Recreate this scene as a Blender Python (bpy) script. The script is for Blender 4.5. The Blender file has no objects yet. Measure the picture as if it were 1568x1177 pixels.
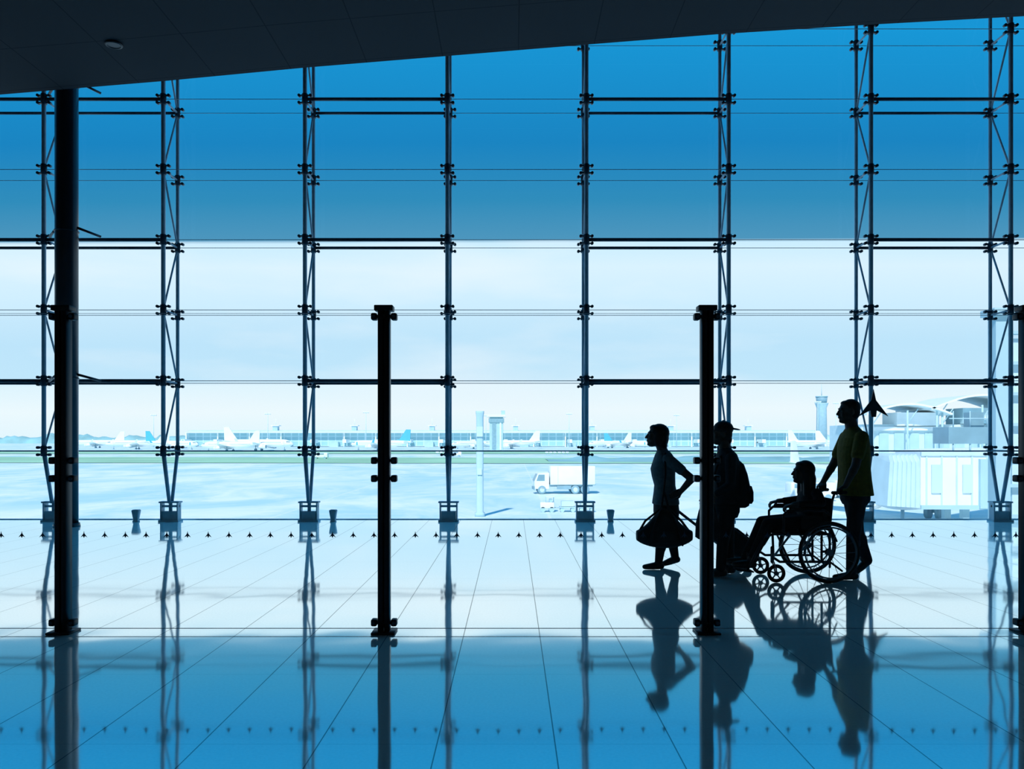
import bpy, bmesh, math, random
from mathutils import Vector, Matrix, noise
from mathutils.bvhtree import BVHTree
random.seed(4)
sc = bpy.context.scene
try:
    sc.view_settings.view_transform = 'Standard'
    sc.view_settings.look = 'None'
except Exception as e:
    print(e)

# ------------------------------------------------------------------ materials
def nodemat(name):
    m = bpy.data.materials.new(name); m.use_nodes = True
    nt = m.node_tree; nt.nodes.clear()
    out = nt.nodes.new('ShaderNodeOutputMaterial')
    return m, nt, out
def mat(name, col, rough=0.6, metal=0.0, var=0.12, scale=6.0, spec=0.4, bump=0.0):
    m, nt, out = nodemat(name)
    b = nt.nodes.new('ShaderNodeBsdfPrincipled')
    tc = nt.nodes.new('ShaderNodeTexCoord')
    n = nt.nodes.new('ShaderNodeTexNoise'); n.inputs['Scale'].default_value = scale
    n.inputs['Detail'].default_value = 3
    nt.links.new(tc.outputs['Object'], n.inputs['Vector'])
    r = nt.nodes.new('ShaderNodeValToRGB')
    r.color_ramp.elements[0].position = .3; r.color_ramp.elements[1].position = .7
    r.color_ramp.elements[0].color = tuple(c*(1-var) for c in col)+(1,)
    r.color_ramp.elements[1].color = tuple(min(1, c*(1+var)) for c in col)+(1,)
    nt.links.new(n.outputs['Fac'], r.inputs['Fac'])
    nt.links.new(r.outputs['Color'], b.inputs['Base Color'])
    b.inputs['Roughness'].default_value = rough
    b.inputs['Metallic'].default_value = metal
    b.inputs['Specular IOR Level'].default_value = spec
    if bump > 0:
        bp = nt.nodes.new('ShaderNodeBump'); bp.inputs['Strength'].default_value = bump
        bp.inputs['Distance'].default_value = .01
        nt.links.new(n.outputs['Fac'], bp.inputs['Height']); nt.links.new(bp.outputs['Normal'], b.inputs['Normal'])
    nt.links.new(b.outputs['BSDF'], out.inputs['Surface'])
    return m
def glassmat(name, tint, refl=0.05):
    m, nt, out = nodemat(name)
    t = nt.nodes.new('ShaderNodeBsdfTransparent'); t.inputs['Color'].default_value = tint+(1,)
    g = nt.nodes.new('ShaderNodeBsdfGlossy'); g.inputs['Roughness'].default_value = 0.01
    mx = nt.nodes.new('ShaderNodeMixShader')
    mx.inputs['Fac'].default_value = refl
    nt.links.new(t.outputs[0], mx.inputs[1]); nt.links.new(g.outputs[0], mx.inputs[2])
    nt.links.new(mx.outputs[0], out.inputs['Surface'])
    return m
def M(nt, op, a, b=None, c=None):
    n = nt.nodes.new('ShaderNodeMath'); n.operation = op
    for i, v in enumerate((a, b, c)):
        if v is None: continue
        if isinstance(v, (int, float)): n.inputs[i].default_value = v
        else: nt.links.new(v, n.inputs[i])
    return n.outputs[0]
def gridline(nt, coord, spacing, offset, width):
    a = M(nt, 'SUBTRACT', coord, offset)
    a = M(nt, 'DIVIDE', a, spacing)
    a = M(nt, 'FRACT', a)
    a = M(nt, 'SUBTRACT', a, .5); a = M(nt, 'ABSOLUTE', a)
    return M(nt, 'GREATER_THAN', a, .5-width/spacing/2)

def floor_material():
    m, nt, out = nodemat('polished_terrazzo')
    tc = nt.nodes.new('ShaderNodeTexCoord')
    sp = nt.nodes.new('ShaderNodeSeparateXYZ'); nt.links.new(tc.outputs['Object'], sp.inputs[0])
    lx = gridline(nt, sp.outputs['X'], .543, .198, .006)
    ly = gridline(nt, sp.outputs['Y'], 1.086, .4, .004)
    ly = M(nt, 'MULTIPLY', ly, .4)
    ln = M(nt, 'MAXIMUM', lx, ly)
    n = nt.nodes.new('ShaderNodeTexNoise'); n.inputs['Scale'].default_value = 1.3; n.inputs['Detail'].default_value = 1
    nt.links.new(tc.outputs['Object'], n.inputs['Vector'])
    bp = nt.nodes.new('ShaderNodeBump'); bp.inputs['Strength'].default_value = .08; bp.inputs['Distance'].default_value = .03
    nt.links.new(n.outputs['Fac'], bp.inputs['Height'])
    n2 = nt.nodes.new('ShaderNodeTexNoise'); n2.inputs['Scale'].default_value = 60
    nt.links.new(tc.outputs['Object'], n2.inputs['Vector'])
    d = nt.nodes.new('ShaderNodeBsdfDiffuse')
    r = nt.nodes.new('ShaderNodeValToRGB')
    r.color_ramp.elements[0].color = (.50, .54, .52, 1); r.color_ramp.elements[1].color = (.60, .63, .60, 1)
    nt.links.new(n2.outputs['Fac'], r.inputs['Fac']); nt.links.new(r.outputs['Color'], d.inputs['Color'])
    g = nt.nodes.new('ShaderNodeBsdfGlossy'); g.inputs['Roughness'].default_value = .05
    g.inputs['Color'].default_value = (.99, .98, .93, 1)
    nt.links.new(bp.outputs['Normal'], g.inputs['Normal'])
    mx = nt.nodes.new('ShaderNodeAddShader')
    nt.links.new(d.outputs[0], mx.inputs[0]); nt.links.new(g.outputs[0], mx.inputs[1])
    dk = nt.nodes.new('ShaderNodeBsdfDiffuse'); dk.inputs['Color'].default_value = (.03, .06, .09, 1)
    mx2 = nt.nodes.new('ShaderNodeMixShader')
    nt.links.new(M(nt, 'MULTIPLY', ln, .65), mx2.inputs['Fac'])
    nt.links.new(mx.outputs[0], mx2.inputs[1]); nt.links.new(dk.outputs[0], mx2.inputs[2])
    nt.links.new(mx2.outputs[0], out.inputs['Surface'])
    return m
def ceiling_material():
    m, nt, out = nodemat('ceiling_panels')
    tc = nt.nodes.new('ShaderNodeTexCoord')
    sp = nt.nodes.new('ShaderNodeSeparateXYZ'); nt.links.new(tc.outputs['Object'], sp.inputs[0])
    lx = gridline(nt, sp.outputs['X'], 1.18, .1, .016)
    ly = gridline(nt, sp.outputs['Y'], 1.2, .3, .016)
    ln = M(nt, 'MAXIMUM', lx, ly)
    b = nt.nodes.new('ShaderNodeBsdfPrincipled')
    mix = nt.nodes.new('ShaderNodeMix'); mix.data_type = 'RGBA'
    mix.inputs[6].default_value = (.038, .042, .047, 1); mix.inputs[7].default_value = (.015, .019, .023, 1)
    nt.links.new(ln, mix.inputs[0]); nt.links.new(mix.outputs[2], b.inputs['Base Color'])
    b.inputs['Roughness'].default_value = .8
    b.inputs['Specular IOR Level'].default_value = .1
    nt.links.new(b.outputs[0], out.inputs['Surface'])
    return m
def terminal_glass_material():
    m, nt, out = nodemat('hazed_facade_glass')
    tc = nt.nodes.new('ShaderNodeTexCoord')
    sp = nt.nodes.new('ShaderNodeSeparateXYZ'); nt.links.new(tc.outputs['Object'], sp.inputs[0])
    lx = gridline(nt, sp.outputs['X'], 6.0, 0, .9)
    lz = gridline(nt, sp.outputs['Z'], 4.0, .5, .6)
    ln = M(nt, 'MAXIMUM', lx, lz)
    b = nt.nodes.new('ShaderNodeBsdfPrincipled')
    mix = nt.nodes.new('ShaderNodeMix'); mix.data_type = 'RGBA'
    mix.inputs[6].default_value = (.36, .63, .70, 1); mix.inputs[7].default_value = (.58, .80, .86, 1)  # glass and frame colours paled, contrast lowered, to paint in distance haze
    nt.links.new(ln, mix.inputs[0]); nt.links.new(mix.outputs[2], b.inputs['Base Color'])
    b.inputs['Roughness'].default_value = .5
    nt.links.new(b.outputs[0], out.inputs['Surface'])
    return m
def apron_material():
    m, nt, out = nodemat('apron_concrete')
    tc = nt.nodes.new('ShaderNodeTexCoord')
    mp = nt.nodes.new('ShaderNodeMapping'); mp.inputs['Scale'].default_value = (.07, .035, 1)
    nt.links.new(tc.outputs['Object'], mp.inputs[0])
    n = nt.nodes.new('ShaderNodeTexNoise'); n.inputs['Scale'].default_value = 1.0; n.inputs['Detail'].default_value = 9
    n.inputs['Roughness'].default_value = .7; n.inputs['Distortion'].default_value = .8
    nt.links.new(mp.outputs[0], n.inputs['Vector'])
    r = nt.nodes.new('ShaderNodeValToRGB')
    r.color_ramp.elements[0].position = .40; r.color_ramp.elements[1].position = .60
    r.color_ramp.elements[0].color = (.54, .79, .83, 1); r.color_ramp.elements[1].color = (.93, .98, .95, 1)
    nt.links.new(n.outputs['Fac'], r.inputs['Fac'])
    sp = nt.nodes.new('ShaderNodeSeparateXYZ'); nt.links.new(tc.outputs['Object'], sp.inputs[0])
    ln = M(nt, 'MAXIMUM', gridline(nt, sp.outputs['X'], 22.0, 3, .25), gridline(nt, sp.outputs['Y'], 30.0, 6, .5))
    mix = nt.nodes.new('ShaderNodeMix'); mix.data_type = 'RGBA'
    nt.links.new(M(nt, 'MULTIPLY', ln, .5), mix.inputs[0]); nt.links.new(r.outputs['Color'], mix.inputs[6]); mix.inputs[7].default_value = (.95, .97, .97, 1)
    b = nt.nodes.new('ShaderNodeBsdfPrincipled'); nt.links.new(mix.outputs[2], b.inputs['Base Color'])
    b.inputs['Roughness'].default_value = .6
    nt.links.new(b.outputs[0], out.inputs['Surface'])
    return m

STEEL = mat('blue_steel', (.36, .50, .58), .4, .1, .08, 8)
STEEL_D = mat('black_steel', (.008, .012, .018), .45, .1, .1, 8)
SPIDER = mat('dark_fitting_steel', (.05, .08, .11), .45, .2, .1, 8)
CHROME = mat('chrome_tube', (.12, .15, .18), .3, .8, .05, 8)
COLPAINT = mat('column_paint', (.010, .018, .028), .3, .2, .1, 3, .6)
BRACKET = mat('bracket_grey', (.60, .74, .78), .5, 0, .1, 8)
SILL = mat('sill_aluminium', (.7, .82, .86), .35, .5, .05, 8)
RUBBER = mat('black_rubber', (.01, .01, .012), .8, 0, .1, 20)
GLASS_W = glassmat('curtain_wall_glass', (.98, .99, 1.0), .02)
GLASS_P = glassmat('partition_glass', (.98, .99, .995), .02)
DECAL = mat('blue_grey_decal', (.03, .07, .12), .7, 0, .05, 10)
WALL = mat('dark_plaster', (.035, .045, .055), .9, 0, .1, 2)
WALLP = mat('grey_wall_plaster', (.28, .30, .31), .9, 0, .06, 2)
FLOOR = floor_material(); CEIL = ceiling_material(); TGLASS = terminal_glass_material(); APRON = apron_material()
WHITE = mat('white_paint', (.90, .96, .96), .5, 0, .03, 1)
PALE = mat('pale_blue_panel', (.64, .81, .85), .5, 0, .06, 1)
PALE2 = mat('hazy_blue_grey', (.47, .68, .74), .6, 0, .06, .5)  # outdoor haze is mixed into this base colour
MID = mat('hazed_slate_blue', (.27, .45, .52), .6, 0, .1, 1)  # slate lightened: haze painted into the colour
DARKW = mat('hazed_window', (.24, .41, .48), .3, 0, .1, 1)  # window glass paled by haze put into its colour
GRASS = mat('hazy_grass', (.38, .66, .44), .9, 0, .15, .03)  # green washed out with painted-in haze
TREES = mat('hazy_trees', (.28, .52, .54), .9, 0, .2, .05)  # foliage lightened toward blue, air haze built into the colour
TAILB = mat('blue_tail_paint', (.10, .52, .70), .5, 0, .05, 1)
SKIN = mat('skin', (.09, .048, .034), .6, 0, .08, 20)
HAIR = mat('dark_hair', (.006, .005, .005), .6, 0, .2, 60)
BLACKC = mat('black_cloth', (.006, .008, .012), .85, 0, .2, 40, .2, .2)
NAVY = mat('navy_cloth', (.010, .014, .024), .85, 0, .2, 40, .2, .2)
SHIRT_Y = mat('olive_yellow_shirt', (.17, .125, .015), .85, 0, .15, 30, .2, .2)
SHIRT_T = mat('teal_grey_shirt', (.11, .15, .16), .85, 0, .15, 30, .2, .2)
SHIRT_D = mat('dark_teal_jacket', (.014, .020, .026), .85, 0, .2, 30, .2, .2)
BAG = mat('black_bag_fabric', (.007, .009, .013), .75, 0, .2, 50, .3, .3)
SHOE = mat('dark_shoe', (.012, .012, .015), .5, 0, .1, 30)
EYE = mat('eye_white', (.22, .22, .22), .3, 0, .02, 10)

# ------------------------------------------------------------------ mesh builder
class MB:
    def __init__(s): s.v = []; s.f = []; s.m = []; s.s = []
    def add(s, vs, fs, m=0, sm=True):
        o = len(s.v); s.v += [tuple(v) for v in vs]
        for i, f in enumerate(fs):
            s.f.append(tuple(o+k for k in f)); s.m.append(m); s.s.append(sm if isinstance(sm, bool) else sm[i])
    def box(s, c, d, m=0, rot=None):
        vs = []
        for x in (-.5, .5):
            for y in (-.5, .5):
                for z in (-.5, .5):
                    p = Vector((x*d[0], y*d[1], z*d[2]))
                    if rot is not None: p = rot @ p
                    vs.append(p+Vector(c))
        s.add(vs, [(0, 1, 3, 2), (4, 6, 7, 5), (0, 4, 5, 1), (2, 3, 7, 6), (0, 2, 6, 4), (1, 5, 7, 3)], m, False)
    def bbox(s, c, d, m=0, rot=None, bev=.01, seg=2):
        bm = bmesh.new(); bmesh.ops.create_cube(bm, size=1)
        bmesh.ops.scale(bm, vec=d, verts=bm.verts)
        bmesh.ops.bevel(bm, geom=bm.edges[:], offset=bev, segments=seg, affect='EDGES', profile=.5)
        vs = [(rot @ v.co if rot is not None else v.co)+Vector(c) for v in bm.verts]
        bm.verts.index_update()
        s.add(vs, [[v.index for v in f.verts] for f in bm.faces], m, True); bm.free()
    def frame(s, a):
        a = a.normalized(); u = a.orthogonal().normalized(); return u, a.cross(u)
    def cyl(s, p1, p2, r1, r2=None, m=0, seg=12):
        if r2 is None: r2 = r1
        p1 = Vector(p1); p2 = Vector(p2); u, w = s.frame(p2-p1); vs = []
        for p, r in ((p1, r1), (p2, r2)):
            for i in range(seg):
                t = 2*math.pi*i/seg; vs.append(p+u*math.cos(t)*r+w*math.sin(t)*r)
        fs = [(i, (i+1) % seg, seg+(i+1) % seg, seg+i) for i in range(seg)]
        fs += [tuple(range(seg))[::-1], tuple(range(seg, 2*seg))]
        s.add(vs, fs, m, [True]*seg+[False]*2)
    def path(s, pts, r, m=0, seg=8):
        for a, b in zip(pts[:-1], pts[1:]): s.caps(a, b, r, r, m, seg, 2)
    def caps(s, p1, p2, r1, r2, m=0, seg=14, hs=4):
        p1 = Vector(p1); p2 = Vector(p2); a = (p2-p1)
        if a.length < 1e-6: a = Vector((0, 0, 1e-5))
        a = a.normalized(); u, w = s.frame(a)
        rings = []
        for k in range(1, hs+1):
            t = math.pi/2*(1-k/hs); rings.append((p1-a*r1*math.sin(t), r1*math.cos(t)))
        for k in range(0, hs):
            t = math.pi/2*k/hs; rings.append((p2+a*r2*math.sin(t), r2*math.cos(t)))
        vs = [p1-a*r1]
        for c, r in rings:
            for i in range(seg):
                t = 2*math.pi*i/seg; vs.append(c+(u*math.cos(t)+w*math.sin(t))*r)
        vs.append(p2+a*r2); fs = []
        n = len(rings)
        for i in range(seg): fs.append((0, 1+(i+1) % seg, 1+i))
        for k in range(n-1):
            for i in range(seg):
                j = (i+1) % seg; fs.append((1+k*seg+i, 1+k*seg+j, 1+(k+1)*seg+j, 1+(k+1)*seg+i))
        L = len(vs)-1
        for i in range(seg): fs.append((L, 1+(n-1)*seg+i, 1+(n-1)*seg+(i+1) % seg))
        s.add(vs, fs, m, True)
    def ell(s, c, r, m=0, rot=None, seg=18, rg=10):
        vs = []; c = Vector(c)
        def T(p):
            p = Vector((p[0]*r[0], p[1]*r[1], p[2]*r[2]))
            return (rot @ p if rot is not None else p)+c
        vs.append(T((0, 0, -1)))
        for k in range(1, rg):
            ph = -math.pi/2+math.pi*k/rg
            for i in range(seg):
                t = 2*math.pi*i/seg; vs.append(T((math.cos(ph)*math.cos(t), math.cos(ph)*math.sin(t), math.sin(ph))))
        vs.append(T((0, 0, 1))); fs = []
        for i in range(seg): fs.append((0, 1+(i+1) % seg, 1+i))
        for k in range(rg-2):
            for i in range(seg):
                j = (i+1) % seg; fs.append((1+k*seg+i, 1+k*seg+j, 1+(k+1)*seg+j, 1+(k+1)*seg+i))
        L = len(vs)-1; b = 1+(rg-2)*seg
        for i in range(seg): fs.append((L, b+i, b+(i+1) % seg))
        s.add(vs, fs, m, True)
    def loft(s, rings, m=0, sm=True):
        seg = len(rings[0]); vs = [p for r in rings for p in r]; fs = []; fl = []
        for k in range(len(rings)-1):
            for i in range(seg):
                j = (i+1) % seg; fs.append((k*seg+i, k*seg+j, (k+1)*seg+j, (k+1)*seg+i)); fl.append(sm)
        fs.append(tuple(range(seg))[::-1]); fs.append(tuple(range((len(rings)-1)*seg, len(rings)*seg))); fl += [False, False]
        s.add(vs, fs, m, fl)
    def torso(s, rows, m=0, seg=24, e=2.4, yc=0.0):
        # rows: (x, z, half depth, half width)
        R = []
        for row in rows:
            x, z, a, b = row[:4]; y0 = row[4] if len(row) > 4 else yc
            ring = []
            for i in range(seg):
                t = 2*math.pi*i/seg; c, q = math.cos(t), math.sin(t)
                ring.append((x+a*math.copysign(abs(c)**(2/e), c), y0+b*math.copysign(abs(q)**(2/e), q), z))
            R.append(ring)
        s.loft(R, m)
    def torus(s, c, axis, R, r, m=0, seg=40, rs=8):
        c = Vector(c); a = Vector(axis).normalized(); u, w = s.frame(a); vs = []
        for i in range(seg):
            t = 2*math.pi*i/seg; d = u*math.cos(t)+w*math.sin(t)
            for k in range(rs):
                q = 2*math.pi*k/rs; vs.append(c+d*(R+r*math.cos(q))+a*r*math.sin(q))
        fs = []
        for i in range(seg):
            for k in range(rs):
                i2 = (i+1) % seg; k2 = (k+1) % rs
                fs.append((i*rs+k, i2*rs+k, i2*rs+k2, i*rs+k2))
        s.add(vs, fs, m, True)
    def poly(s, pts, ext, m=0):
        n = len(pts); e = Vector(ext); vs = [Vector(p) for p in pts]+[Vector(p)+e for p in pts]
        fs = [tuple(range(n))[::-1], tuple(range(n, 2*n))]+[(i, (i+1) % n, n+(i+1) % n, n+i) for i in range(n)]
        s.add(vs, fs, m, False)
    def mesh(s, name, mats):
        me = bpy.data.meshes.new(name); me.from_pydata(s.v, [], s.f)
        for mt in mats: me.materials.append(mt)
        me.polygons.foreach_set('material_index', s.m); me.polygons.foreach_set('use_smooth', s.s)
        bm = bmesh.new(); bm.from_mesh(me); bmesh.ops.recalc_face_normals(bm, faces=bm.faces); bm.to_mesh(me); bm.free()
        return me
    def obj(s, name, mats, loc=(0, 0, 0), rotz=0, parent=None, scale=1):
        o = bpy.data.objects.new(name, s.mesh(name, mats)); sc.collection.objects.link(o)
        o.location = loc; o.rotation_euler = (0, 0, rotz); o.scale = (scale,)*3
        if parent: o.parent = parent
        return o
def empty(name, loc=(0, 0, 0), rotz=0):
    o = bpy.data.objects.new(name, None); o.empty_display_size = .2; sc.collection.objects.link(o)
    o.location = loc; o.rotation_euler = (0, 0, rotz); return o
def new(mesh, name, parent=None, loc=(0, 0, 0)):
    o = bpy.data.objects.new(name, mesh); sc.collection.objects.link(o); o.location = loc
    if parent: o.parent = parent
    return o

# ------------------------------------------------------------------ hall shell
YG = 13.9      # glass plane
YF = 13.27     # inner chords plane
YE = 12.40     # edge of the suspended ceiling
ZT = 9.9       # roof underside above the glazing
HN = [(-14, 6.15), (-11, 6.46), (-7.97, 6.76), (-5.43, 6.97), (-3.22, 7.18), (-.9, 7.37), (1.18, 7.54), (3.21, 7.70), (5.6, 7.85), (7.97, 7.98), (11, 8.12), (14, 8.25)]
def cz(x):
    for (a, za), (b, zb) in zip(HN[:-1], HN[1:]):
        if a <= x <= b: return za+(zb-za)*(x-a)/(b-a)
    return 8
b = MB(); b.box((0, 3.95, -.2), (28.4, 20.1, .4)); b.obj('floor', [FLOOR])
b = MB()
for (a, za), (c, zc) in zip(HN[:-1], HN[1:]):
    b.add([(a, -6.0, za), (c, -6.0, zc), (c, YE, zc), (a, YE, za), (a, -6.0, za+.3), (c, -6.0, zc+.3), (c, YE, zc+.3), (a, YE, za+.3)],
          [(0, 1, 2, 3), (7, 6, 5, 4), (0, 4, 5, 1), (3, 2, 6, 7), (0, 3, 7, 4), (1, 5, 6, 2)], 0, False)
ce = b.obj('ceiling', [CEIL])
b = MB(); b.box((0, 4.0, ZT+.15), (28.4, 20.2, .3)); b.obj('roof_slab', [WALL])
b = MB(); b.box((0, -6.05, 4.9), (28.2, .1, 9.9)); b.obj('wall_back', [WALLP])
b = MB(); b.box((-14.05, 3.95, 4.9), (.1, 19.9, 9.9)); b.obj('wall_left', [WALLP])
b = MB(); b.box((14.05, 3.95, 4.9), (.1, 19.9, 9.9)); b.obj('wall_right', [WALLP])
b = MB(); b.box((0, 14.1, -2.6), (28.4, .2, 4.4)); b.obj('wall_lower_facade', [PALE])
b = MB(); b.box((0, YG, .006), (28, .06, .012)); b.obj('trim_1', [SILL])
for i, (x, y) in enumerate([(-5.6, 11.2), (0, 9.6), (4.9, 10.2), (-2.6, 7.5), (7.5, 9)]):
    b = MB(); z = cz(x)
    b.torus((0, 0, 0), (0, 0, 1), .10, .02, 0, 24, 8); b.cyl((0, 0, .04), (0, 0, -.01), .09, .085, 1, 20)
    b.obj('ceiling_downlight', [STEEL_D, STEEL_D], (x, y, z-.01))

# ------------------------------------------------------------------ curtain wall
TX = [-12.5, -10.16, -7.80, -5.81, -3.45, -1.077, 1.24, 3.61, 5.98, 8.31, 10.67, 13.0]
LV = [1.20, 2.37, 3.55, 4.72, 5.89, 7.06, 8.23, 9.4]
wf = empty('window_frame', (0, 0, 0))
def spider(b, x, y, z, big=1.0):
    b.cyl((x, y, z-.085), (x, y, z+.085), .05*big, None, 1, 12)
    for dz in (-.06, .06):
        b.box((x, y, z+dz), (.20*big, .035, .022), 1)
        for dx in (-.095, .095):
            b.cyl((x+dx*big, y-.03, z+dz), (x+dx*big, y+.03, z+dz), .024, None, 1, 10)
for x in TX:
    b = MB(); top = ZT
    nodes = LV
    b.cyl((x, YF, LV[0]), (x, YF, top), .036)
    b.cyl((x, YG-.06, LV[0]), (x, YG-.06, top), .030)
    mid = (YF+YG-.06)/2
    b.cyl((x, YF, LV[0]), (x, mid-.05, .32), .036, .03)
    b.cyl((x, YG-.06, LV[0]), (x, mid+.05, .32), .03, .028)
    allz = nodes+[top]
    for k, z in enumerate(nodes):
        spider(b, x, YF, z); spider(b, x, YG-.06, z, .9)
        b.cyl((x, YF, z), (x, YG-.06, z), .016)
        z2 = allz[k+1]
        if k % 2 == 0: b.cyl((x, YF, z), (x, YG-.06, z2), .016)
        else: b.cyl((x, YG-.06, z), (x, YF, z2), .016)
    for dx in (-.14, .14):
        b.box((x+dx, mid, .17), (.02, .14, .34), 2)
    b.box((x, mid, .33), (.34, .16, .025), 2); b.box((x, mid, .015), (.34, .2, .03), 2)
    b.box((x, mid, .10), (.24, .12, .15), 2)
    b.cyl((x-.15, mid, .26), (x+.15, mid, .26), .02, None, 2)
    b.cyl((x, mid, .33), (x, mid, .10), .03, None, 0)
    b.obj('truss', [STEEL, SPIDER, BRACKET], parent=wf)
b = MB()
for i in range(len(TX)-1):
    xa, xb = TX[i], TX[i+1]
    heavy = (i % 2 == 0) or i < 3
    for k, z in enumerate(LV):
        th = heavy and k in (1, 3, 5, 7)
        r = .030 if th else .0055
        b.cyl((xa, YF, z), (xb, YF, z), r if k else .009, None, 1 if th else 0, 8)
        b.cyl((xa, YG-.06, z), (xb, YG-.06, z), (r*.85 if th else .005), None, 1 if th else 0, 8)
b.obj('struts', [STEEL, SPIDER], parent=wf)
b = MB()
def plane_icon(s): return [(0, 1*s), (.16*s, .25*s), (1*s, -.85*s), (.22*s, -.45*s), (.16*s, -.9*s), (-.16*s, -.9*s), (-.22*s, -.45*s), (-1*s, -.85*s), (-.16*s, .25*s)]
b.poly([(x, 0, z) for x, z in plane_icon(.24)], (0, .02, 0)); b.cyl((0, .02, 0), (0, .14, 0), .015)
b.obj('airplane_sign', [STEEL_D], (5.95, 13.10, 1.98), parent=wf)
b = MB(); xs = [-14]+TX+[14]; zs = [0.02]+LV+[ZT]
for i in range(len(xs)-1):
    for k in range(len(zs)-1):
        xa, xb = xs[i]+.005, xs[i+1]-.005
        z0 = zs[k]+.004; z1 = zs[k+1]-.004
        b.add([(xa, YG, z0), (xb, YG, z0), (xb, YG, z1), (xa, YG, z1)], [(0, 1, 2, 3)], 0, False)
b.obj('window_1', [GLASS_W])

b = MB(); xc = -7.13; yc_ = 12.75
b.cyl((0, 0, 0), (0, 0, ZT), .17, None, 0, 40)
b.cyl((0, 0, 0), (0, 0, .06), .2, .19, 0, 40)
for z in LV[1:6:2]:
    b.torus((0, 0, z), (0, 0, 1), .175, .012, 0, 32, 6)
    b.cyl((.15, 0, z+.07), (.42, .25, z-.02), .02); b.cyl((-.15, 0, z+.07), (-.42, .25, z-.02), .02)
b.obj('round_column', [COLPAINT], (xc, yc_, 0))

for px in (-6.37, -3.03, 1.67):
    b = MB(); b.torso([(0, 0, .05, .05), (0, .02, .05, .05), (0, .03, .04, .04), (0, .1, .052, .052), (0, .19, .066, .066), (0, .2, .06, .06)], 0, 20, 4)
    b.box((0, 0, .2), (.09, .09, .012), 1)
    b.obj('waste_bin', [BRACKET, BRACKET], (px, 13.5, 0))

# ------------------------------------------------------------------ glass partition
YP = 5.77
PX = [-5.60, -3.25, -.925, 1.41, 3.735, 6.08]
part = empty('glass_partition', (0, YP, 0))
for x in PX:
    b = MB()
    for dx in (-.026, .026):
        b.bbox((x+dx*.9, 0, 1.18), (.036, .09, 2.36), 0, None, .004, 1)
    b.box((x, .02, 1.18), (.05, .02, 2.3), 1)
    b.bbox((x, 0, .008), (.17, .17, .016), 0, None, .004, 1)
    b.bbox((x, 0, 2.345), (.135, .1, .04), 0, None, .006, 2)
    for z in (2.285, 1.245, 1.115, .075):
        b.bbox((x, 0, z), (.165, .06, .022), 0, None, .005, 1)
        for dx in (-.072, .072):
            b.bbox((x+dx, 0, z), (.042, .07, .05), 0, None, .01, 2)
            b.cyl((x+dx, -.045, z), (x+dx, -.03, z), .012, None, 1, 10)
    b.obj('post', [STEEL_D, SPIDER], parent=part)
b = MB()
for xa, xb in zip(PX[:-1], PX[1:]):
    b.add([(xa+.05, 0, .03), (xb-.05, 0, .03), (xb-.05, 0, 2.31), (xa+.05, 0, 2.31)], [(0, 1, 2, 3)], 0, False)
b.obj('glass_panes', [GLASS_P], parent=part)
b = MB()
for xa, xb in zip(PX[:-1], PX[1:]):
    b.box(((xa+xb)/2, 0, .03), (xb-xa-.1, .010, .003)); b.box(((xa+xb)/2, 0, 2.31), (xb-xa-.1, .012, .001))
b.obj('glass_edges', [SPIDER], parent=part)
b = MB(); x = PX[0]+.1
while x < PX[-1]-.05:
    if min(abs(x-p) for p in PX) > .06:
        b.poly([(x+u, -.003, .71+w) for u, w in plane_icon(.024)], (0, .002, 0))
    x += .15
b.obj('glass_markers', [DECAL], parent=part)

# ------------------------------------------------------------------ people
def hand(b, w, d, n, side, m, curl=.6, sc_=1.0):
    """w wrist, d finger direction, n palm facing direction, side +-1 for thumb side along a"""
    w = Vector(w); d = Vector(d).normalized(); n = Vector(n); n = (n-d*n.dot(d)).normalized(); a = d.cross(n)*side
    Ls = [.068, .078, .073, .056]
    for i in range(4):
        off = (1.5-i)*.0205*sc_
        root = w+d*(.083-.004*abs(i-1.2))*sc_+a*off
        b.caps(w+a*off*.7+d*.01, root, .016*sc_, .0125*sc_, m, 10, 3)
        p = root; ang = 0; L = Ls[i]*sc_
        for j, fr in enumerate((.45, .31, .24)):
            ang += curl*(1.0 if j else .8)
            q = p+(d*math.cos(ang)+n*math.sin(ang))*L*fr
            b.caps(p, q, (.0098-.0010*j)*sc_, (.0092-.0012*j)*sc_, m, 10, 3); p = q
    t0 = w+d*.025*sc_+a*.028*sc_
    t1 = t0+(d*.55+a*.6+n*.35).normalized()*.038*sc_
    t2 = t1+(d*.75+a*.15+n*.5).normalized()*.032*sc_
    t3 = t2+(d*.75-a*.15+n*.6).normalized()*.025*sc_
    b.caps(t0, t1, .015*sc_, .012*sc_, m, 10, 3); b.caps(t1, t2, .0115*sc_, .010*sc_, m, 10, 3); b.caps(t2, t3, .010*sc_, .008*sc_, m, 10, 3)
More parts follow.
